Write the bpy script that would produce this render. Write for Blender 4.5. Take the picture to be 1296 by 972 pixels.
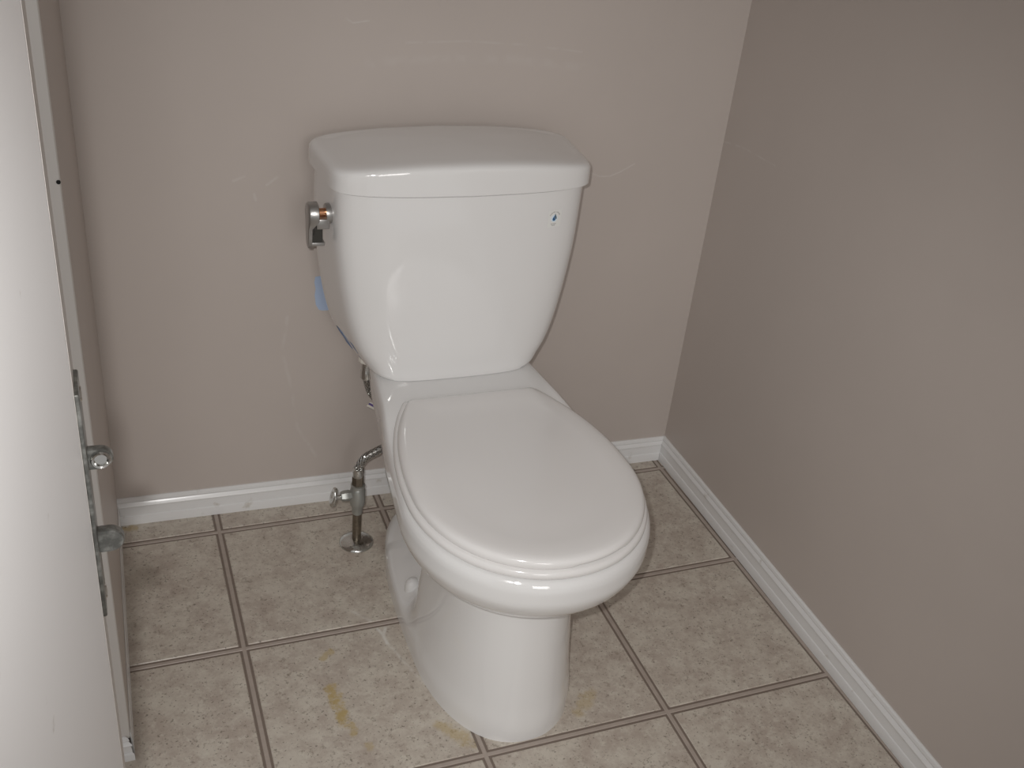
import bpy, bmesh, math, random
import numpy as np
from mathutils import Vector, Matrix
random.seed(4)
S = bpy.context.scene
for o in list(bpy.data.objects):
    bpy.data.objects.remove(o)

# ------------------------------------------------------------------ camera
CAM = Vector((-1.07497, -1.61250, 1.26141))
RIGHT = Vector((0.93251408, -0.34846368, 0.09481857))
DOWN = Vector((-0.10075119, -0.50316424, -0.8582977))
FWD = Vector((0.34679489, 0.7908216, -0.50431587))
cam = bpy.data.cameras.new('camera')
cam.sensor_width = 36.0
cam.lens = 36.0 * 1340.46 / 1296.0
cam.clip_start = 0.02
camo = bpy.data.objects.new('camera', cam)
S.collection.objects.link(camo)
M = Matrix((RIGHT, -DOWN, -FWD)).transposed().to_4x4()
M.translation = CAM
camo.matrix_world = M
S.camera = camo

# ------------------------------------------------------------------ world, light, exposure
w = bpy.data.worlds.new('world')
S.world = w
w.use_nodes = True
w.node_tree.nodes['Background'].inputs[0].default_value = (1.0, 0.98, 0.96, 1)
w.node_tree.nodes['Background'].inputs[1].default_value = 0.40
S.view_settings.view_transform = 'Standard'
S.view_settings.look = 'None'
S.view_settings.gamma = 1
S.view_settings.exposure = 0.08


def lamp(name, kind, loc, target, energy, size, col=(1, 1, 1)):
    l = bpy.data.lights.new(name, kind)
    l.energy = energy
    l.color = col
    if kind == 'AREA':
        l.size = size
    else:
        l.shadow_soft_size = size
    o = bpy.data.objects.new(name, l)
    S.collection.objects.link(o)
    o.location = loc
    d = (Vector(target) - Vector(loc)).normalized()
    o.rotation_euler = d.to_track_quat('-Z', 'Y').to_euler()
    return o


# the camera's own flash, a hand's breadth to the left of and above the lens
fl = lamp('camera_flash', 'SPOT', CAM - RIGHT * 0.029 - DOWN * 0.030, (-0.60, -0.42, 0.40), 30, 0.008, (1.0, 0.985, 0.965))
fl.data.spot_size = math.radians(76)
fl.data.spot_blend = 1.0
# lit hallway behind the photographer
lamp('hall_light', 'AREA', (-1.06, -4.6, 2.0), (-0.6, 0, 0.5), 20, 1.0, (1.0, 0.97, 0.94))

# ------------------------------------------------------------------ helpers
COL = S.collection


def link_mesh(name, me, m=None, parent=None):
    o = bpy.data.objects.new(name, me)
    COL.objects.link(o)
    if m:
        me.materials.append(m)
    if parent:
        o.parent = parent
    return o


def obj(name, bm, m=None, parent=None, smooth=True, angle=35):
    me = bpy.data.meshes.new(name)
    bmesh.ops.recalc_face_normals(bm, faces=bm.faces)
    bm.to_mesh(me)
    bm.free()
    if smooth:
        me.polygons.foreach_set('use_smooth', [True] * len(me.polygons))
        me.set_sharp_from_angle(angle=math.radians(angle))
    return link_mesh(name, me, m, parent)


def tag(o, label=None, cat=None, kind=None, group=None):
    if label: o['label'] = label
    if cat: o['category'] = cat
    if kind: o['kind'] = kind
    if group: o['group'] = group
    return o


def empty(name, loc, rz=0.0):
    o = bpy.data.objects.new(name, None)
    o.empty_display_size = 0.05
    COL.objects.link(o)
    o.location = loc
    o.rotation_euler = (0, 0, rz)
    return o


def add_box(bm, a, b, bevel=0.0, seg=2):
    r = bmesh.ops.create_cube(bm, size=1.0)
    vs = r['verts']
    for v in vs:
        v.co = Vector([(a[i] + b[i]) / 2 + v.co[i] * (b[i] - a[i]) for i in range(3)])
    if bevel:
        es = list({e for v in vs for e in v.link_edges})
        bmesh.ops.bevel(bm, geom=es, offset=bevel, segments=seg, affect='EDGES', profile=0.5)
    return bm


def box(a, b, bevel=0.0, seg=2):
    return add_box(bmesh.new(), a, b, bevel, seg)


def loft(rings, cap0=True, cap1=True, bm=None, closed=True):
    bm = bm or bmesh.new()
    R = [[bm.verts.new(p) for p in r] for r in rings]
    n = len(R[0])
    for i in range(len(R) - 1):
        for j in range(n if closed else n - 1):
            k = (j + 1) % n
            bm.faces.new((R[i][j], R[i][k], R[i + 1][k], R[i + 1][j]))
    if cap0: bm.faces.new(R[0])
    if cap1: bm.faces.new(R[-1][::-1])
    return bm


def lathe(prof, axis='Z', n=40, origin=(0, 0, 0), bm=None):
    """prof: list of (radius, height along the axis)"""
    rings = []
    for r, h in prof:
        r = max(r, 1e-5)
        ring = []
        for k in range(n):
            a = 2 * math.pi * k / n
            c, s = r * math.cos(a), r * math.sin(a)
            p = {'Z': (c, s, h), 'X': (h, c, s), 'Y': (s, h, c)}[axis]
            ring.append(Vector(p) + Vector(origin))
        rings.append(ring)
    return loft(rings, bm=bm)


def cr(pts, n):
    """Catmull-Rom through pts"""
    P = [Vector(p) for p in pts]
    P = [2 * P[0] - P[1]] + P + [2 * P[-1] - P[-2]]
    out = []
    for i in range(1, len(P) - 2):
        for k in range(n):
            t = k / n
            out.append(0.5 * ((2 * P[i]) + (P[i + 1] - P[i - 1]) * t + (2 * P[i - 1] - 5 * P[i] + 4 * P[i + 1] - P[i + 2]) * t * t
                              + (3 * P[i] - P[i - 1] - 3 * P[i + 1] + P[i + 2]) * t ** 3))
    out.append(P[-2])
    return out


def tube(pts, r, n=16, bm=None, rad=None):
    T = []
    for i in range(len(pts)):
        a = pts[max(i - 1, 0)]; b = pts[min(i + 1, len(pts) - 1)]
        T.append((b - a).normalized())
    up = Vector((0.3, 1, 0.2)).normalized()
    rings = []
    for i, p in enumerate(pts):
        u = (up - T[i] * up.dot(T[i])).normalized()
        v = T[i].cross(u)
        rr = rad(i) if rad else r
        rings.append([p + (u * math.cos(2 * math.pi * k / n) + v * math.sin(2 * math.pi * k / n)) * rr for k in range(n)])
        up = u
    return loft(rings, bm=bm)


def sm(x, a, b):
    t = min(max((x - a) / (b - a), 0.0), 1.0)
    return t * t * (3 - 2 * t)


def pchip(xs, ys, x):
    """monotone cubic interpolation"""
    xs = np.array(xs, float); ys = np.array(ys, float)
    h = np.diff(xs); d = np.diff(ys) / h
    m = np.zeros(len(xs))
    for i in range(1, len(xs) - 1):
        if d[i - 1] * d[i] > 0:
            m[i] = 2 * d[i - 1] * d[i] / (d[i - 1] + d[i])
    m[0], m[-1] = d[0], d[-1]
    x = min(max(x, xs[0]), xs[-1])
    i = min(int(np.searchsorted(xs, x, side='right')) - 1, len(xs) - 2)
    t = (x - xs[i]) / h[i]
    return float((1 + 2 * t) * (1 - t) ** 2 * ys[i] + t * (1 - t) ** 2 * h[i] * m[i] + t * t * (3 - 2 * t) * ys[i + 1] + t * t * (t - 1) * h[i] * m[i + 1])


# ------------------------------------------------------------------ materials
def mat(name, col, rough=0.5, metal=0.0, coat=0.0, spec=0.5):
    m = bpy.data.materials.new(name)
    m.use_nodes = True
    b = m.node_tree.nodes['Principled BSDF']
    b.inputs['Base Color'].default_value = (*col, 1)
    b.inputs['Roughness'].default_value = rough
    b.inputs['Metallic'].default_value = metal
    b.inputs['Coat Weight'].default_value = coat
    b.inputs['Coat Roughness'].default_value = 0.04
    b.inputs['Specular IOR Level'].default_value = spec
    return m


class NT:
    def __init__(s, m):
        s.t = m.node_tree
        s.b = s.t.nodes['Principled BSDF']
        g = s.t.nodes.new('ShaderNodeNewGeometry')
        s.pos = g.outputs['Position']

    def _in(s, sock, v):
        if isinstance(v, (int, float)): sock.default_value = v
        elif isinstance(v, (tuple, list)): sock.default_value = v if len(v) == len(sock.default_value) else (*v, 1)
        else: s.t.links.new(v, sock)

    def noise(s, scale, detail=4, rough=0.55, vec=None):
        n = s.t.nodes.new('ShaderNodeTexNoise')
        n.inputs['Scale'].default_value = scale
        n.inputs['Detail'].default_value = detail
        n.inputs['Roughness'].default_value = rough
        s.t.links.new(vec or s.pos, n.inputs['Vector'])
        return n.outputs['Fac']

    def math(s, op, a, b=0.0, c=None, clamp=False):
        n = s.t.nodes.new('ShaderNodeMath')
        n.operation = op
        n.use_clamp = clamp
        s._in(n.inputs[0], a); s._in(n.inputs[1], b)
        if c is not None: s._in(n.inputs[2], c)
        return n.outputs[0]

    def range(s, v, a, b, c=0.0, d=1.0):
        n = s.t.nodes.new('ShaderNodeMapRange')
        n.interpolation_type = 'SMOOTHSTEP'
        s._in(n.inputs[0], v)
        for i, x in enumerate((a, b, c, d)): n.inputs[i + 1].default_value = x
        return n.outputs[0]

    def mix(s, f, a, b):
        n = s.t.nodes.new('ShaderNodeMix')
        n.data_type = 'RGBA'
        s._in(n.inputs[0], f); s._in(n.inputs[6], a); s._in(n.inputs[7], b)
        return n.outputs[2]

    def xyz(s, v=None):
        n = s.t.nodes.new('ShaderNodeSeparateXYZ')
        s.t.links.new(v or s.pos, n.inputs[0])
        return n.outputs

    def base(s, c): s.t.links.new(c, s.b.inputs['Base Color'])

    def bump(s, h, strength=0.2, dist=0.001):
        n = s.t.nodes.new('ShaderNodeBump')
        n.inputs['Strength'].default_value = strength
        n.inputs['Distance'].default_value = dist
        s.t.links.new(h, n.inputs['Height'])
        s.t.links.new(n.outputs[0], s.b.inputs['Normal'])

    def seg(s, u, v, a, b, w0, w1):
        """soft mask round the segment a-b in the (u, v) plane"""
        dx, dy = b[0] - a[0], b[1] - a[1]
        L2 = dx * dx + dy * dy
        t = s.math('DIVIDE', s.math('ADD', s.math('MULTIPLY', s.math('SUBTRACT', u, a[0]), dx),
                                    s.math('MULTIPLY', s.math('SUBTRACT', v, a[1]), dy)), L2, clamp=True)
        ex = s.math('SUBTRACT', s.math('SUBTRACT', u, a[0]), s.math('MULTIPLY', t, dx))
        ey = s.math('SUBTRACT', s.math('SUBTRACT', v, a[1]), s.math('MULTIPLY', t, dy))
        d = s.math('SQRT', s.math('ADD', s.math('MULTIPLY', ex, ex), s.math('MULTIPLY', ey, ey)))
        return s.range(d, w0, w1, 1.0, 0.0)

    def marks(s, u, v, polys, w0, w1, breakup=None):
        out = None
        for P in polys:
            for a, b in zip(P[:-1], P[1:]):
                k = s.seg(u, v, a, b, w0, w1)
                out = k if out is None else s.math('MAXIMUM', out, k)
        if breakup: out = s.math('MULTIPLY', out, breakup)
        return out


def wall_mat(name, col, marks=None, plane='xz'):
    m = mat(name, col, 0.42, spec=0.35)
    n = NT(m)
    big = n.noise(2.2, 3)
    fine = n.noise(420, 2)
    c = n.mix(n.range(big, 0.3, 0.7), tuple(x * 0.975 for x in col), tuple(min(1, x * 1.02) for x in col))
    X = n.xyz()
    u, v = (X[0], X[2]) if plane == 'xz' else (X[1], X[2])
    if marks:
        for P, w0, w1, amt in marks:
            k = n.marks(u, v, P, w0, w1, n.range(n.noise(38, 3), 0.35, 0.6))
            c = n.mix(n.math('MULTIPLY', k, amt * 1.6), c, (0.66, 0.63, 0.60))
    n.base(c)
    n.bump(fine, 0.10, 0.0006)
    return m


# positions of the scuffs, in metres on the wall
back_marks = [
    ([[(-0.268, 0.660), (-0.255, 0.648), (-0.235, 0.640), (-0.215, 0.640), (-0.195, 0.648), (-0.17, 0.662)]], 0.0004, 0.0022, 0.30),
    ([[(-0.70, 0.905), (-0.685, 0.896), (-0.66, 0.90)]], 0.0004, 0.0022, 0.30),
    ([[(-0.60, 0.868), (-0.50, 0.872), (-0.40, 0.868), (-0.30, 0.858)]], 0.0004, 0.0030, 0.16),
    ([[(-0.66, 0.835), (-0.55, 0.845), (-0.42, 0.845), (-0.27, 0.83)]], 0.0006, 0.0120, 0.10),
    ([[(-0.872, 0.648), (-0.855, 0.655)], [(-0.84, 0.625), (-0.838, 0.615)], [(-0.80, 0.655), (-0.82, 0.640)]], 0.0005, 0.0035, 0.22),
    ([[(-0.79, 0.40), (-0.80, 0.33), (-0.785, 0.26), (-0.775, 0.17), (-0.74, 0.10)]], 0.0006, 0.0050, 0.16),
]
M_wall_b = wall_mat('wall_paint_back', (0.550, 0.492, 0.455), back_marks, 'xz')
M_wall_r = wall_mat('wall_paint_right', (0.550, 0.492, 0.455), [([[(0.02, 0.700), (-0.06, 0.712), (-0.16, 0.715)]], 0.0004, 0.0025, 0.22)], 'yz')
M_wall_l = wall_mat('wall_paint_left', (0.550, 0.492, 0.455))
M_ceil = wall_mat('ceiling_paint', (0.80, 0.79, 0.77))
M_trim = mat('trim_white_gloss', (0.80, 0.80, 0.80), 0.22, spec=0.5)
_n = NT(M_trim)
_n.base(_n.mix(_n.range(_n.noise(35, 5), 0.62, 0.78), (0.80, 0.80, 0.80), (0.62, 0.59, 0.55)))
M_door = mat('door_white', (0.83, 0.82, 0.82), 0.38)
_n = NT(M_door)
_n.base(_n.mix(_n.range(_n.noise(60, 3), 0.70, 0.78), (0.83, 0.82, 0.82), (0.68, 0.66, 0.64)))
_n.bump(_n.noise(160, 2), 0.05, 0.0004)
M_jamb = mat('jamb_cream', (0.68, 0.65, 0.62), 0.4)
M_porc = mat('porcelain_white', (0.80, 0.795, 0.79), 0.07, coat=0.6)
M_seat = mat('seat_plastic_white', (0.82, 0.805, 0.795), 0.13, coat=0.2)
M_chrome = mat('chrome', (0.62, 0.62, 0.60), 0.14, 1.0)
_n = NT(M_chrome)
_n.t.links.new(_n.range(_n.noise(90, 4), 0.35, 0.75, 0.08, 0.35), _n.b.inputs['Roughness'])
M_satin = mat('satin_silver', (0.40, 0.39, 0.38), 0.32, 0.85)
M_copper = mat('copper_stem', (0.72, 0.36, 0.20), 0.2, 1.0)
M_dark = mat('dark_gap_shade', (0.035, 0.033, 0.028), 0.35)  # shade of the opening behind the lever arm, put into colour
M_brass = mat('tarnished_pipe', (0.16, 0.13, 0.10), 0.3, 0.85)
_n = NT(M_brass)
_n.base(_n.mix(_n.noise(120, 4), (0.10, 0.085, 0.065), (0.34, 0.29, 0.23)))
M_grey = mat('dull_nickel_valve', (0.42, 0.43, 0.41), 0.38, 0.7)
M_braid = mat('braided_steel', (0.20, 0.19, 0.18), 0.35, 0.9)
M_hole = mat('black_hole', (0.01, 0.01, 0.01), 0.9)
M_steel = mat('worn_zinc_plate', (0.30, 0.31, 0.29), 0.32, 0.9)
_n = NT(M_steel)
_n.base(_n.mix(_n.range(_n.noise(140, 5), 0.4, 0.7), (0.15, 0.15, 0.14), (0.34, 0.34, 0.32)))
M_pvc = mat('white_nylon_nut', (0.78, 0.75, 0.68), 0.4)
M_bluep = mat('pale_blue_tape', (0.42, 0.52, 0.70), 0.6)
M_blue = mat('blue_stripe', (0.10, 0.20, 0.42), 0.4)
M_bluel = mat('light_blue_film', (0.42, 0.52, 0.68), 0.4)
M_purple = mat('purple_print', (0.13, 0.09, 0.28), 0.5)
M_film = mat('clear_film_white', (0.805, 0.81, 0.79), 0.2)
M_drop_b = mat('drop_blue', (0.035, 0.125, 0.27), 0.3)
M_drop_d = mat('drop_dark_green', (0.02, 0.05, 0.05), 0.3)
M_halo = mat('drop_halo_blue', (0.72, 0.84, 0.95), 0.3)
M_ink = mat('ink_grey', (0.34, 0.33, 0.32), 0.5)

# floor tiles: mottled beige vinyl with dark specks, yellow stains and one pale scratch
M_tile = mat('tile_beige_mottled', (0.4, 0.36, 0.3), 0.36, spec=0.4)
n = NT(M_tile)
X = n.xyz()
oi = n.t.nodes.new('ShaderNodeObjectInfo')
va = n.t.nodes.new('ShaderNodeVectorMath'); va.operation = 'ADD'
cmb = n.t.nodes.new('ShaderNodeCombineXYZ')
n._in(cmb.inputs[2], n.math('MULTIPLY', oi.outputs['Random'], 9.0))
n.t.links.new(n.pos, va.inputs[0]); n.t.links.new(cmb.outputs[0], va.inputs[1])
P = va.outputs[0]
c = n.mix(n.range(n.noise(22, 7, 0.75, P), 0.33, 0.67), (0.46, 0.392, 0.338), (0.62, 0.570, 0.495))
c = n.mix(n.math('MULTIPLY', n.range(n.noise(75, 5, 0.75, P), 0.50, 0.66), 0.55), c, (0.67, 0.63, 0.55))
c = n.mix(n.math('MULTIPLY', n.range(n.noise(105, 4, 0.7, P), 0.57, 0.68), 0.60), c, (0.27, 0.225, 0.18))
c = n.mix(n.math('MULTIPLY', n.range(n.noise(230, 3, 0.6, P), 0.60, 0.69), 0.75), c, (0.17, 0.145, 0.115))
wob = n.noise(55, 4, 0.7)
for a, b, w1, amt in [((-0.813, -0.455), (-0.810, -0.520), 0.020, 0.85), ((-0.802, -0.53), (-0.80, -0.545), 0.014, 0.6), ((-0.812, -0.385), (-0.80, -0.375), 0.013, 0.55),
                      ((-0.672, -0.565), (-0.640, -0.610), 0.022, 0.50), ((-0.455, -0.60), (-0.425, -0.570), 0.022, 0.40), ((-0.785, -0.575), (-0.783, -0.58), 0.012, 0.4),
                      ((-1.088, 0.02), (-1.070, 0.018), 0.014, 0.6)]:
    k = n.seg(X[0], X[1], a, b, 0.001, w1)
    k = n.math('MULTIPLY', n.range(n.math('ADD', k, n.math('MULTIPLY', n.math('SUBTRACT', wob, 0.5), 3.0)), 0.2, 1.1), n.range(k, 0.0, 0.4))
    c = n.mix(n.math('MULTIPLY', k, amt), c, (0.47, 0.345, 0.13))
brk = n.range(n.noise(60, 4), 0.38, 0.60)
k = n.marks(X[0], X[1], [[(-0.745, -0.290), (-0.715, -0.330)], [(-0.708, -0.372), (-0.690, -0.430), (-0.672, -0.480)]], 0.0003, 0.0050, brk)
c = n.mix(n.math('MULTIPLY', k, 0.35), c, (0.80, 0.79, 0.75))
k = n.marks(X[0], X[1], [[(-0.713, -0.345), (-0.708, -0.358), (-0.706, -0.380)], [(-0.700, -0.346), (-0.707, -0.360)]], 0.0003, 0.0048)
c = n.mix(n.math('MULTIPLY', k, 0.60), c, (0.80, 0.79, 0.75))
n.base(c)
n.bump(n.noise(130, 4), 0.25, 0.0008)
M_joint = mat('joint_brown', (0.36, 0.30, 0.25), 0.45)
n = NT(M_joint)
n.base(n.mix(n.noise(70, 4), (0.37, 0.31, 0.27), (0.50, 0.43, 0.38)))
M_under = mat('joint_dark_brown', (0.22, 0.175, 0.145), 0.6)

# ------------------------------------------------------------------ floor
T = 0.305
XL = [(i - 3.0465) * T for i in range(-3, 4)] + [0.12]
XL = [XL[0] - T] + XL
YL = [0.12] + [(-j - 0.090) * T for j in range(0, 7)]
floor = tag(obj('floor', box((XL[0], YL[-1], -0.05), (0.12, 0.12, -0.0015)), M_under, smooth=False), 'beige mottled tile floor with brown joints', None, 'structure')
GAP = 0.0072
seed_mesh = {}
for i in range(len(XL) - 1):
    for j in range(len(YL) - 1):
        x0, x1 = XL[i] + GAP, XL[i + 1] - GAP
        if i == len(XL) - 2: x1 = 0.12
        y0, y1 = YL[j + 1] + GAP, YL[j] - GAP
        if j == 0: y1 = 0.12
        key = (round(x1 - x0, 4), round(y1 - y0, 4))
        if key not in seed_mesh:
            hx, hy = key[0] / 2, key[1] / 2
            o = obj('tile', box((-hx, -hy, -0.004), (hx, hy, 0.0), 0.0012, 1), M_tile, floor, smooth=False)
            seed_mesh[key] = o.data
        else:
            o = link_mesh('tile', seed_mesh[key], None, floor)
        o.location = ((x0 + x1) / 2, (y0 + y1) / 2, 0)
HS = 0.0034
for x in XL[1:-1]:
    o = obj('joint_strip', box((-HS, YL[-1], -0.003), (HS, 0.12, -0.0004), 0.0008, 1), M_joint, floor, smooth=False)
    o.location.x = x
for y in YL[1:-1]:
    o = obj('joint_strip', box((XL[0], -HS, -0.003), (0.12, HS, -0.0005), 0.0008, 1), M_joint, floor, smooth=False)
    o.location.y = y

# ------------------------------------------------------------------ walls
def prism(poly, z0, z1):
    bm = bmesh.new()
    a = [bm.verts.new((x, y, z0)) for x, y in poly]
    b = [bm.verts.new((x, y, z1)) for x, y in poly]
    n = len(poly)
    for i in range(n):
        bm.faces.new((a[i], a[(i + 1) % n], b[(i + 1) % n], b[i]))
    bm.faces.new(a[::-1]); bm.faces.new(b)
    return bm


HC = 2.42
BW0, BW1 = (0.004, 0.010), (-1.105, 0.040)          # back wall line, right to left
RW1 = (-0.022, -2.4)                                 # right wall runs from BW0 to here
ZW = 0.0
wb = tag(obj('wall_back', prism([BW0, (0.14, 0.0), (0.14, 0.16), (-1.25, 0.16), (-1.25, 0.044), BW1], ZW, HC), M_wall_b, smooth=False), 'taupe painted back wall with faint scuffs', None, 'structure')
wr = tag(obj('wall_right', prism([BW0, RW1, (0.14, -2.4), (0.14, 0.0)], ZW, HC), M_wall_r, smooth=False), 'taupe painted right wall', None, 'structure')
LY = -0.500
LX0, LX1 = -1.0985, -1.1085                          # left wall face: at the back corner / at the doorway
wl = tag(obj('wall_left', prism([(LX0, 0.0405), (LX1, LY + 0.012), (-1.25, LY + 0.012), (-1.25, 0.044)], ZW, HC), M_wall_l, smooth=False), 'narrow taupe left wall seen edge on', None, 'structure')
tag(obj('ceiling', box((-1.25, -2.4, HC), (0.14, 0.16, HC + 0.05)), M_ceil, smooth=False), 'white ceiling', None, 'structure')

# corner bead of paint where back and right wall meet is only the angle itself
# jamb board facing the doorway
jamb = tag(obj('trim_1', box((-1.25, LY, 0.034), (LX1 - 0.0002, LY + 0.012, HC - 0.001), 0.0012, 1), M_jamb, smooth=False), 'cream door jamb board beside the open white door', None, 'structure')
o = obj('screw_hole', lathe([(0.0022, -0.0008), (0.0022, 0.0004)], 'Y', 14, (-1.1108, LY, 0.852)), M_hole, jamb)


# baseboards: ogee profile swept along the wall line
def baseboard(name, p0, p1, nrm, label, th=0.0125, h=0.062, m0=0.0, m1=0.0):
    prof = [(0, 0), (th, 0), (th, 0.016), (th * (1 - 0.0012 / 0.0125), 0.020), (th * (1 - 0.0030 / 0.0125), 0.0215), (th * (1 - 0.0035 / 0.0125), 0.030), (th * (1 - 0.0045 / 0.0125), 0.038), (th * (1 - 0.0045 / 0.0125), 0.0395),
            (th * (1 - 0.0025 / 0.0125), 0.0410), (th * (1 - 0.0020 / 0.0125), 0.0440), (th * (1 - 0.0045 / 0.0125), 0.0480), (th * (1 - 0.0070 / 0.0125), 0.0510), (th * (1 - 0.0068 / 0.0125), 0.0530), (th * (1 - 0.0060 / 0.0125), 0.0545), (th * (1 - 0.0072 / 0.0125), 0.0595), (max(th * (1 - 0.0100 / 0.0125), 0.0002), 0.062), (0, 0.062)]
    p0, p1, nrm = Vector((*p0, 0)), Vector((*p1, 0)), Vector((*nrm, 0)).normalized()
    d = (p1 - p0).normalized()
    rings = [[p0 + nrm * t + d * (t * m0) + Vector((0, 0, z * h / 0.062)) for t, z in prof],
             [p1 + nrm * t - d * (t * m1) + Vector((0, 0, z * h / 0.062)) for t, z in prof]]
    return tag(obj(name, loft(rings), M_trim, smooth=True, angle=25), label, None, 'structure')


bd = (Vector(BW1) - Vector(BW0)).normalized()
baseboard('baseboard_back', BW0, (LX0, 0.0398), (bd.y, -bd.x) if (-bd.x) < 0 else (-bd.y, bd.x), 'white moulded baseboard along the back wall', 0.0105, 0.055, 1.0, 0.0)
rd = (Vector(RW1) - Vector(BW0)).normalized()
baseboard('baseboard_right', BW0, RW1, (-1, 0), 'white moulded baseboard along the right wall', 0.0100, 0.056, 1.0, 0.0)
baseboard('baseboard_left', (-1.25, LY - 0.0002), (LX1 - 0.0075, LY - 0.0002), (0, -1), 'white baseboard end below the cream jamb', 0.0105, 0.040, 0.0, -1.0)
baseboard('baseboard_left', (LX1 + 0.0, LY - 0.0002), (LX0, 0.028), (1, 0.01), 'thin white baseboard edge along the left wall', 0.0030, 0.045, -1.0, 0.0)

# ------------------------------------------------------------------ open door at the left with its bolt plate
DX = -1.0955
# the leaf swung back towards the photographer, seen along its face
hx, hy = -0.130, -0.991                                # direction from the free edge to the hinges
p0 = (DX, -1.1400); p1 = (DX + hx * 0.76, -1.1400 + hy * 0.76)
p2 = (p1[0] + hy * 0.035, p1[1] - hx * 0.035); p3 = (p0[0] + hy * 0.035, p0[1] - hx * 0.035)
bm = prism([p0, p1, p2, p3], 0.012, 2.03)
bmesh.ops.bevel(bm, geom=list(bm.edges), offset=0.0010, segments=2, affect='EDGES')
door = tag(obj('door_1', bm, M_door), 'white flush door leaf swung open at the left edge', None, 'structure')
post = tag(obj('trim_2', box((-1.1350, -1.1385, 0.0), (DX, -1.1030, HC - 0.001), 0.0008, 1), M_jamb), 'narrow jamb post with the metal latch plate beside the white door', None, 'structure')
plate = obj('latch_plate', box((DX - 0.001, -1.1345, 0.833), (DX + 0.0022, -1.108, 0.977), 0.0009, 2), M_steel, post)


def tab(z, half, reach, thick, y0):
    """D-shaped tab standing out from the plate"""
    bm = bmesh.new()
    out = [(0, -half), (reach - half, -half)]
    for k in range(1, 14):
        a = -math.pi / 2 + math.pi * k / 14
        out.append((reach - half + half * math.cos(a), half * math.sin(a)))
    out += [(reach - half, half), (0, half)]
    rings = []
    for y, s in ((y0, 0.94), (y0 + 0.0008, 1.0), (y0 + thick - 0.0008, 1.0), (y0 + thick, 0.94)):
        rings.append([Vector((DX + 0.002 + px * (s if px > 0 else 1), y, z + pz * s)) for px, pz in out])
    return loft(rings, bm=bm)


t1 = obj('latch_bolt', tab(0.9310, 0.0062, 0.0125, 0.005, -1.124), M_steel, plate)
obj('screw_eye', lathe([(0.0046, 0), (0.0052, -0.0008), (0.0046, -0.0018), (0.0036, -0.0014), (0.0030, -0.0002), (0.0012, -0.0002)], 'Y', 20, (DX + 0.0082, -1.124, 0.9310)), M_chrome, plate)
t2 = obj('latch_bolt', tab(0.8785, 0.0072, 0.0135, 0.006, -1.126), M_steel, plate)
for z in (0.970, 0.840):
    obj('screw', lathe([(0.0042, 0.0), (0.0036, 0.0010), (0.0006, 0.0012)], 'X', 16, (DX + 0.0020, -1.121, z)), M_chrome, plate)

# ------------------------------------------------------------------ toilet  (local: +x right, d = distance from the wall, y = -d)
toilet = tag(empty('toilet', (-0.5505, 0.0, 0.0), math.radians(-0.45)), 'white two-piece porcelain toilet with closed lid standing in the tiled corner', 'toilet')


def V(x, d, z): return Vector((x, -d, z))


NT_ = 256


def thetas(n=NT_): return [2 * math.pi * k / n for k in range(n)]


def se(c, n): return math.copysign(abs(c) ** (2.0 / n), c)


# --- bowl and pedestal
Zk = [0.000, 0.020, 0.060, 0.120, 0.190, 0.232, 0.246, 0.261, 0.276, 0.295, 0.316, 0.341, 0.358, 0.367, 0.372]
DB = [0.072, 0.072, 0.085, 0.120, 0.130, 0.120, 0.115, 0.110, 0.100, 0.080, 0.050, 0.032, 0.030, 0.030, 0.032]
DF = [0.630, 0.6285, 0.622, 0.614, 0.606, 0.603, 0.610, 0.628, 0.652, 0.678, 0.697, 0.7055, 0.705, 0.702, 0.698]
WW = [0.1215, 0.1215, 0.1170, 0.1110, 0.1050, 0.1040, 0.110, 0.124, 0.142, 0.158, 0.171, 0.1775, 0.1775, 0.1755, 0.172]
DM = [0.420, 0.420, 0.420, 0.425, 0.440, 0.455, 0.465, 0.475, 0.485, 0.495, 0.500, 0.505, 0.505, 0.505, 0.505]
NB = [3.0, 3.0, 3.0, 2.8, 2.6, 2.6, 2.8, 3.0, 3.4, 4.2, 5.5, 6.5, 7.0, 7.0, 7.0]
GB = [0, 0, 0, 0, 0.0, 0.1, 0.3, 0.5, 0.7, 0.85, 0.95, 1, 1, 1, 1]
zs = sorted(set([round(z, 4) for z in list(np.arange(0, 0.03, 0.006)) + list(np.arange(0.03, 0.09, 0.0035)) + list(np.arange(0.09, 0.23, 0.010)) + list(np.arange(0.23, 0.372, 0.0045)) + [0.366, 0.369, 0.371, 0.372]]))


def deck_rise(d): return 0.0140 * (1 - sm(d, 0.255, 0.40))


def bowl_ring(z, inset=0.0, zz=None):
    db, df, ww, dm, nb, gb = [pchip(Zk, A, z) for A in (DB, DF, WW, DM, NB, GB)]
    ring = []
    up = sm(z, 0.33, 0.372)
    for th in thetas():
        c, s = math.cos(th), math.sin(th)
        if s >= 0:
            nn = 2.2 - 0.12 * sm(z, 0.2, 0.3)
            d = dm + (df - inset - dm) * se(s, nn); x = (ww - inset) * se(c, nn)
        else:
            d = dm + (dm - db - inset) * se(s, nb); x = (ww - inset) * se(c, nb)
        tp = pchip([0.0, 0.06, 0.24, 0.34, 0.42, 0.50], [0.72, 0.74, 0.815, 0.90, 0.97, 1.0], d)
        x *= 1 + gb * (tp - 1)
        # recess beside the trapway, above the foot flange
        k = (1 - sm(d, 0.330, 0.398)) * sm(z, 0.028, 0.095) * (1 - sm(z, 0.24, 0.32))
        x *= 1 - 0.40 * k
        hz = (z if zz is None else zz)
        ring.append(V(x, d, hz + up * deck_rise(d)))
    return ring


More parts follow.
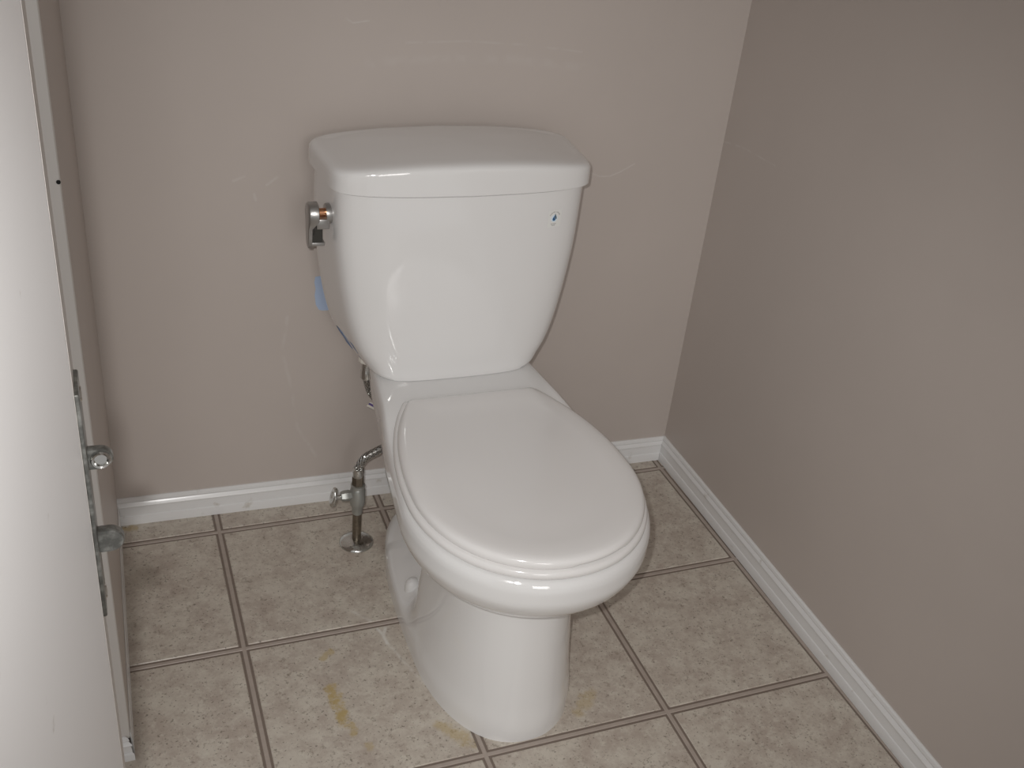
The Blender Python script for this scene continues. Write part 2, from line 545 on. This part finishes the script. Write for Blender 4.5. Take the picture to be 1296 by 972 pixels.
rings = [bowl_ring(z) for z in zs]
rings.append(bowl_ring(0.372, 0.003, 0.3732))
rings.append(bowl_ring(0.372, 0.010, 0.3738))
rings.append(bowl_ring(0.372, 0.040, 0.3738))
bowl = obj('bowl', loft(rings), M_porc, toilet, angle=60)

for sx in (-1, 1):
    bc = obj('bolt_cap', lathe([(0.0135, 0.028), (0.0135, 0.050), (0.0120, 0.058), (0.0085, 0.0635), (0.004, 0.066), (0.0005, 0.0665)], 'Z', 28), M_porc, toilet)
    bc.location = V(sx * 0.0945, 0.318, 0.006)


# --- seat ring and lid
def egg(inset, z, df, ww, dmid, dbv, cut, lift=None):
    ring = []
    for th in thetas(200):
        c, s = math.cos(th), math.sin(th)
        if s >= 0:
            d = dmid + (df - inset - dmid) * se(s, 2.06); x = (ww - inset) * se(c, 2.06)
        else:
            d = dmid + (dmid - dbv - inset) * s; x = (ww - inset) * c
        ring.append([x, d, z])
    # straight back with small rounded corners
    cc = cut + inset
    for p in ring:
        if p[1] < cc + 0.005:
            t = (cc + 0.005 - p[1])
            p[1] = cc + 0.005 - 0.005 * math.tanh(t / 0.005)
    if lift:
        for p in ring: p[2] += lift(p[0], p[1])
    return [V(*p) for p in ring]


def seat_lift(x, d): return 0.004 * (1 - sm(d, 0.27, 0.40))


A = dict(df=0.6975, ww=0.1705, dmid=0.505, dbv=0.185, cut=0.262)
rings = [egg(i, z, lift=seat_lift, **A) for i, z in [(0.030, 0.3742), (0.0052, 0.3744), (0.0046, 0.3756), (0.0010, 0.3760), (0, 0.3772), (0, 0.3815), (0.0014, 0.3850), (0.0042, 0.3870), (0.012, 0.3875), (0.030, 0.3875)]]
obj('seat', loft(rings), M_seat, toilet, angle=50)


def lip(x, d):  # finger notch under the front edge, right of centre
    return 0.0030 * sm(d, 0.60, 0.64) * sm(x, -0.004, 0.004) * (1 - sm(x, 0.074, 0.084)) if d > 0.6 else 0.0


A = dict(df=0.6925, ww=0.1650, dmid=0.505, dbv=0.196, cut=0.264)
prof = [(0.012, 0.3878, 1), (0.0022, 0.3882, 1), (0.0004, 0.3892, 1), (0, 0.3905, .9), (0, 0.3945, .3), (0.0010, 0.3975, 0), (0.0030, 0.4000, 0), (0.0065, 0.4018, 0), (0.0120, 0.4028, 0),
        (0.020, 0.4033, 0), (0.032, 0.4034, 0), (0.040, 0.4030, 0), (0.052, 0.4022, 0), (0.075, 0.4020, 0), (0.11, 0.4020, 0)]
rings = []
for i, z, k in prof:
    rings.append(egg(i, z, lift=(lambda x, d, k=k, z=z: lip(x, d) * k + (-0.006 * (1 - sm(d, 0.27, 0.48)) if z > 0.393 else 0)), **A))
lid = obj('seat_lid', loft(rings), M_seat, toilet, angle=50)

# --- tank
TZ = [0.3870, 0.3890, 0.396, 0.412, 0.430, 0.460, 0.500, 0.560, 0.620, 0.700]
TW = [0.1180, 0.1255, 0.1355, 0.1450, 0.1560, 0.1675, 0.1775, 0.1880, 0.1945, 0.1975]
TF = [0.2030, 0.2070, 0.2080, 0.2080, 0.2075, 0.2070, 0.2060, 0.2050, 0.2040, 0.2030]
TBOW = [0.006, 0.006, 0.008, 0.010, 0.012, 0.015, 0.017, 0.019, 0.020, 0.020]
TFL = [0.20, 0.21, 0.21, 0.20, 0.18, 0.16, 0.14, 0.115, 0.10, 0.075]
TB = [0.045, 0.038, 0.034, 0.030, 0.026, 0.024, 0.022, 0.020, 0.020, 0.020]


def tank_ring(hw, b, f, z, bow=0.020, nexp=7.0, flare=0.085, crown=0.0, n=NT_):
    ring = []
    cd = (b + f - bow * 0.6) / 2; hd = (f - b) / 2
    for th in thetas(n):
        c, s = math.cos(th), math.sin(th)
        xn, yn = se(c, nexp), se(s, nexp)
        d = (b + f) / 2 + hd * yn
        k = (yn + 1) / 2
        d -= bow * xn * xn * k
        x = hw * xn * (1 + flare * (1 - k))
        ring.append(V(x, d, z + crown * (1 - xn * xn)))
    return ring


tz = sorted(set([round(v, 4) for v in TZ + list(np.arange(0.40, 0.70, 0.012))]))
tz = [z for z in tz if z < 0.6995]
rings = [tank_ring(pchip(TZ, TW, z), pchip(TZ, TB, z), pchip(TZ, TF, z), z, bow=pchip(TZ, TBOW, z), flare=pchip(TZ, TFL, z)) for z in tz]
for z, i in ((0.6985, 0.0), (0.6995, 0.0015), (0.6996, 0.006), (0.7020, 0.006)):
    rings.append(tank_ring(0.1975 - i, 0.020 + i, 0.2030 - i, z, bow=0.020, flare=0.075))
tank = obj('tank', loft(rings), M_porc, toilet, angle=50)

LH, LB, LF = 0.2040, 0.010, 0.2105
ls = [(0.010, 0.7020, 0), (0.0020, 0.7020, 0), (0, 0.7032, 0), (0, 0.710, 0), (0, 0.718, .35), (0.0, 0.7255, .8), (0.0008, 0.7295, 1), (0.0030, 0.7330, 1), (0.0065, 0.7353, 1.0), (0.0115, 0.7368, 1), (0.018, 0.7377, 1.0)]
rings = [tank_ring(LH - i, LB + i * 0.98, LF - i * 0.98, z, bow=0.020, flare=0.075, crown=0.0135 * k, nexp=7.5) for i, z, k in ls]
base_ring = [v.copy() for v in rings[-1]]
for sc in (0.92, 0.84, 0.74, 0.62, 0.50, 0.38, 0.26, 0.14, 0.02):
    ring = []
    for v in base_ring:
        x, y = v.x * sc, -0.105 + (v.y + 0.105) * sc
        ring.append(Vector((x, y, 0.7377 + 0.0018 * (1 - sc * sc) + 0.0135 * (1 - (x / 0.190) ** 2 if abs(x) < 0.19 else 0))))
    rings.append(ring)
for v in rings[len(ls) - 1]:
    v.z = 0.7377 + 0.0135 * max(0, 1 - (v.x / 0.190) ** 2)
obj('tank_lid', loft(rings), M_porc, toilet, angle=50)

# --- flush lever on the left side of the tank
lev = obj('flush_lever', lathe([(0.010, -0.2085), (0.0165, -0.2085), (0.0165, -0.2050), (0.0172, -0.2030)], 'X', 36), M_satin, toilet)
LD, LZ = 0.132, 0.6535
bm = bmesh.new()
# flange against the tank
lathe([(0.0150, -0.1985), (0.0160, -0.2040), (0.0150, -0.2085)], 'X', 36, (0, -LD, LZ), bm)
bpy.data.objects.remove(lev)
lev = obj('flush_lever', bm, M_satin, toilet)
obj('lever_stem', lathe([(0.0065, -0.206), (0.0065, -0.222)], 'X', 24, (0, -LD, LZ + 0.002)), M_copper, lev)
# head and hanging arm: one shaped plate, round above, narrowing to a rounded foot
out = []
for k in range(0, 25):
    a = math.radians(-25 + (230) * k / 24)
    out.append((0.0185 * math.cos(a), 0.0185 * math.sin(a)))
out += [(-0.0128, -0.020), (-0.0118, -0.034), (-0.0100, -0.047), (-0.0060, -0.0525), (0.0, -0.054), (0.0060, -0.0525), (0.0100, -0.047), (0.0118, -0.034), (0.0128, -0.020)]
rr = []
for x, s in ((-0.2195, 0.90), (-0.2205, 1.0), (-0.2330, 1.0), (-0.2350, 0.93), (-0.2358, 0.80)):
    rr.append([Vector((x, -LD - p * s, LZ + q * s)) for p, q in out])
bm = bmesh.new()
head = [(p, q) for p, q in out]
# head: full thickness above, thin plate below
for ring, (x, s) in zip(rr, ((-0.2195, 0.90), (-0.2205, 1.0), (-0.2330, 1.0), (-0.2350, 0.93), (-0.2358, 0.80))):
    for v, (p, q) in zip(ring, out):
        if q < -0.015:
            v.x = -0.2358 + (x + 0.2358) * 0.40
loft(rr, bm=bm)
arm = obj('lever_arm', bm, M_satin, lev, angle=40)
obj('lever_web', box((-0.2310, -LD - 0.0095, LZ - 0.0485), (-0.2100, -LD + 0.0095, LZ - 0.0430), 0.001, 2), M_satin, lev)
obj('lever_collar', box((-0.2240, -LD - 0.0150, LZ - 0.0200), (-0.2040, -LD + 0.0130, LZ - 0.0035), 0.0025, 2), M_satin, lev)
obj('lever_gap_shade', box((-0.2300, -LD - 0.0062, LZ - 0.0432), (-0.2130, -LD + 0.0080, LZ - 0.0196), 0.0, 1), M_dark, lev)  # solid dark block, its colour stands for the shade in the arm's opening


# --- water-drop sticker on the tank front
def front_d(x, z):
    hw, f, b = pchip(TZ, TW, z), pchip(TZ, TF, z), pchip(TZ, TB, z)
    xn = min(abs(x) / hw, 0.999)
    yn = (1 - xn ** 7.0) ** (1 / 7.0)
    k = (yn + 1) / 2
    return (b + f) / 2 + (f - b) / 2 * yn - 0.020 * xn * xn * k


SX, SZ = 0.1405, 0.6555
_e = 0.004
fd0 = front_d(SX, SZ)
tu = (V(SX + _e, front_d(SX + _e, SZ), SZ) - V(SX - _e, front_d(SX - _e, SZ), SZ)).normalized()
tv = (V(SX, front_d(SX, SZ + _e), SZ + _e) - V(SX, front_d(SX, SZ - _e), SZ - _e)).normalized()
tn = tu.cross(tv).normalized()
if tn.y > 0: tn = -tn


def decal(polys, lift):
    """filled polygons in sticker millimetres, wrapped on the tank front"""
    bm = bmesh.new()
    for P in polys:
        vs = []
        for a, b in P:
            x, z = SX + a * 0.001, SZ + b * 0.001
            vs.append(bm.verts.new(V(x, front_d(x, z), z) + tn * lift))
        bm.faces.new(vs)
    bmesh.ops.recalc_face_normals(bm, faces=bm.faces)
    return bm


def decal_obj(name, polys, lift, m, parent):
    o = obj(name, decal(polys, lift), m, parent, smooth=False)
    md = o.modifiers.new('thickness', 'SOLIDIFY'); md.thickness = 0.00012
    return o


def circ(cx, cy, r, n=28, a0=0, a1=360): return [(cx + r * math.cos(math.radians(a0 + (a1 - a0) * k / n)), cy + r * math.sin(math.radians(a0 + (a1 - a0) * k / n))) for k in range(n)]


grid = [[(-12 + 4 * i, -16 + 4 * j), (-8 + 4 * i, -16 + 4 * j), (-8 + 4 * i, -12 + 4 * j), (-12 + 4 * i, -12 + 4 * j)] for i in range(6) for j in range(7)]
st = decal_obj('sticker', grid, 0.0004, M_film, toilet)
st['label'] = 'square water drop sticker at upper right of tank'
decal_obj('drop_halo', [[(0.4 + 0.98 * a, b) for a, b in circ(-1, -1.5, 5.8)]], 0.0006, M_halo, st)
drop_l = [(0.6, 6.4), (-0.6, 3.2), (-2.4, 0.4), (-3.6, -1.6), (-3.8, -3.4), (-2.9, -5.0), (-1.3, -5.6), (0.5, -5.2), (1.8, -4.0), (0.9, -1.8), (0.1, 1.0), (0.2, 3.6)]
drop_r = [(0.6, 6.4), (0.5, 3.4), (0.7, 0.8), (1.5, -1.6), (2.6, -3.4), (3.5, -2.2), (3.3, -0.2), (2.4, 2.0), (1.4, 4.4)]
decal_obj('water_drop', [drop_l], 0.0008, M_drop_b, st)
decal_obj('water_drop', [drop_r], 0.0008, M_drop_d, st)
# ring of small print above the drop, short lines of print below
ticks = []
for k in range(17):
    a = 155 - k * 8.2
    if k in (9,): continue
    ri, ro = 8.3, (9.9 if k % 3 else 10.4)
    ticks.append([(ri * math.cos(math.radians(a - 2.4)), ri * math.sin(math.radians(a - 2.4))), (ro * math.cos(math.radians(a - 2.2)), ro * math.sin(math.radians(a - 2.2))),
                  (ro * math.cos(math.radians(a + 2.2)), ro * math.sin(math.radians(a + 2.2))), (ri * math.cos(math.radians(a + 2.4)), ri * math.sin(math.radians(a + 2.4)))])
for k in range(5):
    ticks.append([(-6 + 2.0 * k, -11.2), (-4.7 + 2.0 * k, -11.2), (-4.7 + 2.0 * k, -9.9), (-6 + 2.0 * k, -9.9)])
for k in range(3):
    ticks.append([(-4 + 2.0 * k, -13.6), (-2.7 + 2.0 * k, -13.6), (-2.7 + 2.0 * k, -12.4), (-4 + 2.0 * k, -12.4)])
decal_obj('sticker_print', ticks, 0.0006, M_ink, st)


# --- striped label low on the tank's left flank
def side_pt(z, k):
    """point on the left flank, k = 1 front .. 0 back"""
    hw, f, b = pchip(TZ, TW, z), pchip(TZ, TF, z), pchip(TZ, TB, z)
    yn = 2 * k - 1
    xn = (1 - abs(yn) ** 7.0) ** (1 / 7.0)
    d = (b + f) / 2 + (f - b) / 2 * yn - 0.020 * xn * xn * k
    return V(-hw * xn * (1 + pchip(TZ, TFL, z) * (1 - k)), d, z)


def side_band(name, z0, z1, k0, k1, m, parent, lift=0.0007):
    bm = bmesh.new()
    N, K = 16, 4
    R = []
    for a in range(N + 1):
        z = z0 + (z1 - z0) * a / N
        row = []
        for i in range(K + 1):
            k = k0 + (k1 - k0) * i / K
            row.append(bm.verts.new(side_pt(z, k) + Vector((-0.85, 0, -0.5)).normalized() * lift))
        R.append(row)
    for a in range(N):
        for i in range(K):
            bm.faces.new((R[a][i], R[a][i + 1], R[a + 1][i + 1], R[a + 1][i]))
    o = obj(name, bm, m, parent)
    md = o.modifiers.new('thickness', 'SOLIDIFY'); md.thickness = 0.0002
    return o


lab = side_band('tank_label', 0.4020, 0.4330, 0.32, 0.82, M_bluel, toilet)
lab['label'] = 'blue striped label low on the left flank of the tank'
side_band('stripe', 0.4020, 0.4330, 0.32, 0.47, M_blue, lab, 0.0011)
side_band('stripe', 0.4020, 0.4330, 0.67, 0.82, M_blue, lab, 0.0011)
# fill valve shank nut below the tank
obj('shank_nut', lathe([(0.0130, 0.358), (0.0140, 0.360), (0.0140, 0.368), (0.0135, 0.370), (0.0135, 0.410)], 'Z', 12, (-0.1235, -0.075, 0)), M_pvc, toilet, angle=25)

# ------------------------------------------------------------------ shutoff valve with pipe and braided hose
VX, VY = -0.695, -0.116
valve = tag(empty('water_valve', (VX, VY, 0.0)), 'chrome water shutoff valve on floor pipe with braided hose left of toilet', 'valve')
obj('escutcheon', lathe([(0.0315, 0.0), (0.0315, 0.0018), (0.0290, 0.0042), (0.0210, 0.0078), (0.0120, 0.0100), (0.0085, 0.0104), (0.0085, 0.004)], 'Z', 48), M_chrome, valve, angle=50)
obj('supply_pipe', lathe([(0.0082, 0.002), (0.0082, 0.085)], 'Z', 28), M_brass, valve)
bm = lathe([(0.0088, 0.0600), (0.0098, 0.0640), (0.0098, 0.0740), (0.0125, 0.0790), (0.0138, 0.0840), (0.0138, 0.1120), (0.0112, 0.1170), (0.0128, 0.1175), (0.0128, 0.1230), (0.0100, 0.1240)], 'Z', 28)
lathe([(0.0070, -0.0310), (0.0085, -0.0300), (0.0100, -0.0245), (0.0100, -0.0160), (0.0085, -0.0120), (0.0085, 0.0)], 'X', 6, (0, 0, 0.1020), bm)
obj('valve_body', bm, M_grey, valve, angle=35).location.z = 0.008
obj('handle_stem', lathe([(0.0032, -0.0430), (0.0032, -0.0280)], 'X', 16, (0, 0, 0.1020)), M_chrome, valve).location.z = 0.008
# oval handle, standing across its stem
rings = []
for x, s in ((-0.0395, 0.55), (-0.0405, 0.90), (-0.0430, 1.0), (-0.0455, 0.97), (-0.0470, 0.80), (-0.0468, 0.55), (-0.0458, 0.30)):
    rings.append([Vector((x + 0.0035 * math.sin(a), 0.0130 * s * math.cos(a), 0.1020 + 0.0200 * s * math.sin(a))) for a in [2 * math.pi * k / 32 for k in range(32)]])
obj('oval_handle', loft(rings), M_chrome, valve, angle=50).location.z = 0.008
obj('compression_nut', lathe([(0.0085, 0.1230), (0.0108, 0.1240), (0.0108, 0.1400), (0.0095, 0.1420)], 'Z', 6), M_brass, valve, angle=25).location.z = 0.008
obj('hose_ferrule', lathe([(0.0092, 0.1410), (0.0100, 0.1425), (0.0104, 0.1520), (0.0100, 0.1580), (0.0082, 0.1590)], 'Z', 28), M_chrome, valve).location.z = 0.008


def rel(x, y, z): return Vector((x - VX, y - VY, z))


path = cr([rel(VX, VY, 0.160), rel(-0.6935, -0.116, 0.172), rel(-0.682, -0.115, 0.1875), rel(-0.660, -0.114, 0.198), rel(-0.632, -0.108, 0.208), rel(-0.604, -0.092, 0.232),
           rel(-0.612, -0.072, 0.246), rel(-0.642, -0.068, 0.262), rel(-0.664, -0.069, 0.292), rel(-0.6730, -0.073, 0.325), rel(-0.6738, -0.075, 0.368)], 14)
hose = obj('braided_hose', tube(path, 0.0066, 16), M_braid, valve)
# the braid: crossing wires wound on the hose, real relief
bm = bmesh.new()
T_ = []
for i in range(len(path)):
    a = path[max(i - 1, 0)]; b = path[min(i + 1, len(path) - 1)]
    T_.append((b - a).normalized())
arc = [0.0]
for a, b in zip(path[:-1], path[1:]): arc.append(arc[-1] + (b - a).length)
fr = []
up = Vector((0.3, 1, 0.2)).normalized()
for t in T_:
    u = (up - t * up.dot(t)).normalized(); fr.append((u, t.cross(u))); up = u
for sgn in (-1, 1):
    for w_ in range(8):
        pts = []
        for i, p in enumerate(path):
            ang = sgn * arc[i] * 95 + 2 * math.pi * w_ / 8
            pts.append(p + (fr[i][0] * math.cos(ang) + fr[i][1] * math.sin(ang)) * 0.0067)
        tube(pts, 0.0006, 5, bm)
obj('hose_braid', bm, M_chrome, hose)
obj('hose_nut', lathe([(0.0090, 0.324), (0.0115, 0.327), (0.0115, 0.340), (0.0105, 0.3425), (0.0105, 0.358)], 'Z', 24, tuple(rel(-0.6738, -0.075, 0))), M_chrome, valve)
# little printed tag round the hose
tg = obj('hose_tag', box((-0.0075, -0.0008, -0.006), (0.0075, 0.0008, 0.006), 0.0004, 1), M_pvc, valve)
tg.location = rel(-0.665, -0.083, 0.272)
tg.rotation_euler = (0.2, 0.5, -0.3)
o = obj('tag_print', box((-0.0075, -0.0012, 0.000), (0.0035, -0.0007, 0.0045), 0, 1), M_purple, tg, smooth=False)

# ------------------------------------------------------------------ pale blue tape on the wall behind the tank
def on_back(x): return BW0[1] + (BW1[1] - BW0[1]) * (BW0[0] - x) / (BW0[0] - BW1[0])


bm = bmesh.new()
pts = [(-0.742, 0.4730), (-0.7435, 0.4620), (-0.7415, 0.4500), (-0.7430, 0.4380), (-0.7410, 0.4200), (-0.7360, 0.4100), (-0.7290, 0.4080), (-0.690, 0.4085), (-0.690, 0.440), (-0.690, 0.4710), (-0.735, 0.4740)]
f_ = [bm.verts.new((x, on_back(x) - 0.0010, z)) for x, z in pts]
b_ = [bm.verts.new((x, on_back(x) - 0.0001, z)) for x, z in pts]
for i in range(len(pts)):
    j = (i + 1) % len(pts)
    bm.faces.new((f_[i], f_[j], b_[j], b_[i]))
bm.faces.new(f_); bm.faces.new(b_[::-1])
tag(obj('wall_tape', bm, M_bluep, smooth=False), 'pale blue tape on back wall peeking out left of the toilet tank', 'tape')
